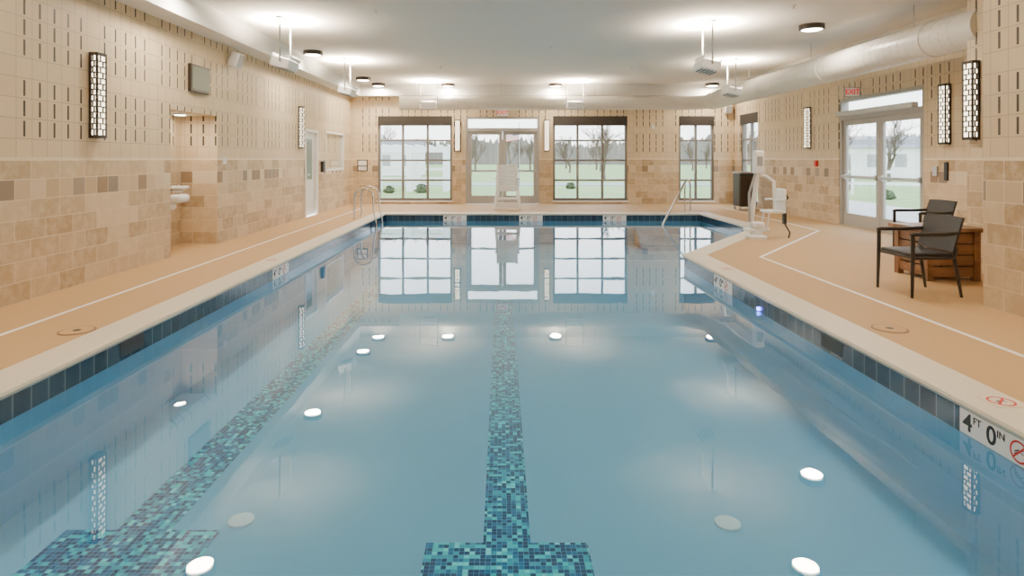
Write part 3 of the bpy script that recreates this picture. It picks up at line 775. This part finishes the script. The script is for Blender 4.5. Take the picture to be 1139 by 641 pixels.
placed=[(7.2,43),(10.6,48.5),(17,30),(26,41)]+[(hx+dx,hy) for hx,hy in houses for dx in (-4,0,4)]
cnt=0; tries=0
while cnt<50 and tries<4000:
    tries+=1
    a=rnd.uniform(-25,48); r=rnd.uniform(62,108); x=r*math.sin(math.radians(a))*1.1; y=r*math.cos(math.radians(a))
    if y<41 or any((x-px)**2+(y-py)**2<7.2**2 for px,py in placed): continue
    placed.append((x,y)); src=trs[cnt%3]
    o=src if cnt<3 else src.copy()
    if cnt>=3: COL.objects.link(o)
    s_=rnd.uniform(.75,1.1); o.location=(x,y,0); o.rotation_euler=(0,0,rnd.uniform(0,6)); o.scale=(s_,s_,s_); cnt+=1
for (x,y),s_ in zip(placed[:4],(.8,.8,.9,.9)):
    o=trs[1].copy(); COL.objects.link(o); o.location=(x,y,0); o.scale=(s_,)*3; o.rotation_euler=(0,0,x); o['label']='nearer bare tree by the fence'
vs=[];fs=[];n=900
for i in range(n+1):
    a=math.radians(-45+i*110/n); R=170
    x,y=R*math.sin(a),R*math.cos(a)
    hh=6.2+.9*math.sin(i*.04)+.5*math.sin(i*.17)+rnd.uniform(-.9,.9)
    vs+= [(x,y,-.2),(x,y,hh)]
for i in range(n): fs.append((2*i,2*i+2,2*i+3,2*i+1))
o=tag(B().add(vs,fs).obj('woodland_ridge',M_hill),'hazy gray-brown woodland edge on the horizon','trees'); o['kind']='stuff'
def fence(loc,rot):
    e=empty('fence_panel',loc,rot,'white two-rail fence panel at the lawn edge','fence','white fence panels')
    b=B(); b.box(-1.15,1.2,-.03,.03,.30,.42).box(-1.15,1.2,-.03,.03,.80,.92); b.objs('rail',M_white,e)
    b=B(); b.box(-1.25,-1.15,-.06,.06,-.12,1.15); b.obj('fence_post',M_white,e); return e
f1=fence((-13,32.4,0),0)
for i in range(1,5): dup(f1,(-13+2.46*i,32.4,0),0)
an=-.61
for i in range(5): dup(f1,(14+2.5*i*math.cos(an),27+2.5*i*math.sin(an),0),an)
e=empty('garden_pergola',(-5.2,29.5,-.12),0,'white garden pergola with eight columns','pergola')
b=B()
for x in (-2.6,-.9,.9,2.6):
    for y in (-1,1): b.box(x-.13,x+.13,y-.13,y+.13,0,1.85)
b.objs('column',M_white,e)
b=B(); b.box(-2.9,2.9,-1.12,-.88,1.85,2.10).box(-2.9,2.9,.88,1.12,1.85,2.10); b.objs('main_beam',M_white,e)
b=B()
for k in range(12): b.box(-2.8+k*.5,-2.74+k*.5,-1.4,1.4,2.10,2.20)
b.obj('roof_slats',M_white,e)
def house(loc,w,d,h,label):
    e=empty('house',loc,0,label,'house','distant houses')
    B().box(-w/2,w/2,-d/2,d/2,0,h).obj('house_body',M_siding,e)
    b=B(); b.add([(-w/2-.3,-d/2-.3,h),(w/2+.3,-d/2-.3,h),(w/2+.3,d/2+.3,h),(-w/2-.3,d/2+.3,h),(-w/2-.3,0,h+1.0),(w/2+.3,0,h+1.0)],[(0,1,5,4),(2,3,4,5),(0,4,3),(1,2,5),(0,3,2,1)]); b.obj('roof',M_roof,e)
    b=B(); x=-w/2+1
    while x<w/2-1:
        b.box(x,x+.9,-d/2-.04,-d/2,.9,1.9); x+=2.2
    b.objs('house_window',M_gray,e)
for hx,hy in houses: house((hx,hy,-.12),9,4,2.4,'pale single-storey house with gray roof beyond the road')
def shrub(loc,s_,seed):
    rnd=random.Random(seed); b=B()
    for _ in range(260):
        a=rnd.uniform(0,2*pi); el=rnd.uniform(-.2,1.5); rr=rnd.uniform(.6,1)
        c=Vector((math.cos(a)*math.cos(el)*.6,math.sin(a)*math.cos(el)*.6,.12+abs(math.sin(el))*.6))*rr
        u=Vector((rnd.uniform(-1,1),rnd.uniform(-1,1),rnd.uniform(-1,1))).normalized()*.11; w=u.orthogonal().normalized()*.07
        b.add([c-u,c+w,c+u,c-w],[(0,1,2,3)])
    b.lathe([(.35,0),(.48,.2),(.35,.5),(.05,.62)],10)
    o=b.obj('shrub',M_shrub,None,False,loc); o.scale=(s_,)*3
    return tag(o,'rounded dark green garden shrub on the lawn','shrub','garden shrubs')
sh=shrub((-6.5,27,-.12),.6,2)
for x,y,s_ in ((-5.0,27.2,.45),(-3.6,27.5,.55),(3.5,31,.45),(14.5,23,.5)):
    o=sh.copy(); COL.objects.link(o); o.location=(x,y,-.12); o.scale=(s_,)*3; o.rotation_euler=(0,0,x*3)
e=empty('flagpole',(.95,33,-.12),0,'flagpole with red, white and blue striped flag','flagpole')
B().tube([(0,0,0),(0,0,3.5)],[.025,.018],10).obj('pole',M_gray,e)
fl=empty('flag',(0,0,0)); fl.parent=e
for k in range(13):
    z=2.55+.045*k
    B().add([(-.03,0,z),(-.7,.15,z-.10),(-.7,.15,z-.055),(-.03,0,z+.045)],[(0,1,2,3)]).obj('stripe',M_red if k%2==0 else M_white,fl)
B().add([(-.03,-.012,2.82),(-.33,.06,2.775),(-.33,.06,3.09),(-.03,-.012,3.135)],[(0,1,2,3)]).obj('canton',M_navy,fl)

# ---------------------------------------------------------------- world + camera
w=bpy.data.worlds.new('sky'); S.world=w; w.use_nodes=True; nt=w.node_tree; bg=nt.nodes['Background']
tc=nt.nodes.new('ShaderNodeTexCoord'); sx=nt.nodes.new('ShaderNodeSeparateXYZ'); nt.links.new(tc.outputs['Generated'],sx.inputs[0])
rp=nt.nodes.new('ShaderNodeValToRGB'); rp.color_ramp.elements[0].color=(.97,.96,.95,1); rp.color_ramp.elements[1].color=(.60,.74,.95,1); rp.color_ramp.elements[1].position=.6
nt.links.new(sx.outputs[2],rp.inputs[0]); nt.links.new(rp.outputs[0],bg.inputs[0]); bg.inputs[1].default_value=6.0
cd=bpy.data.cameras.new('camera'); cam=bpy.data.objects.new('camera',cd); COL.objects.link(cam)
cam.location=(0,0,1.4); cam.rotation_euler=(pi/2,0,0)
cd.sensor_width=36; cd.lens=680/1139*36; cd.shift_x=11.5/1139; cd.shift_y=-143.5/1139; cd.clip_end=500
S.camera=cam
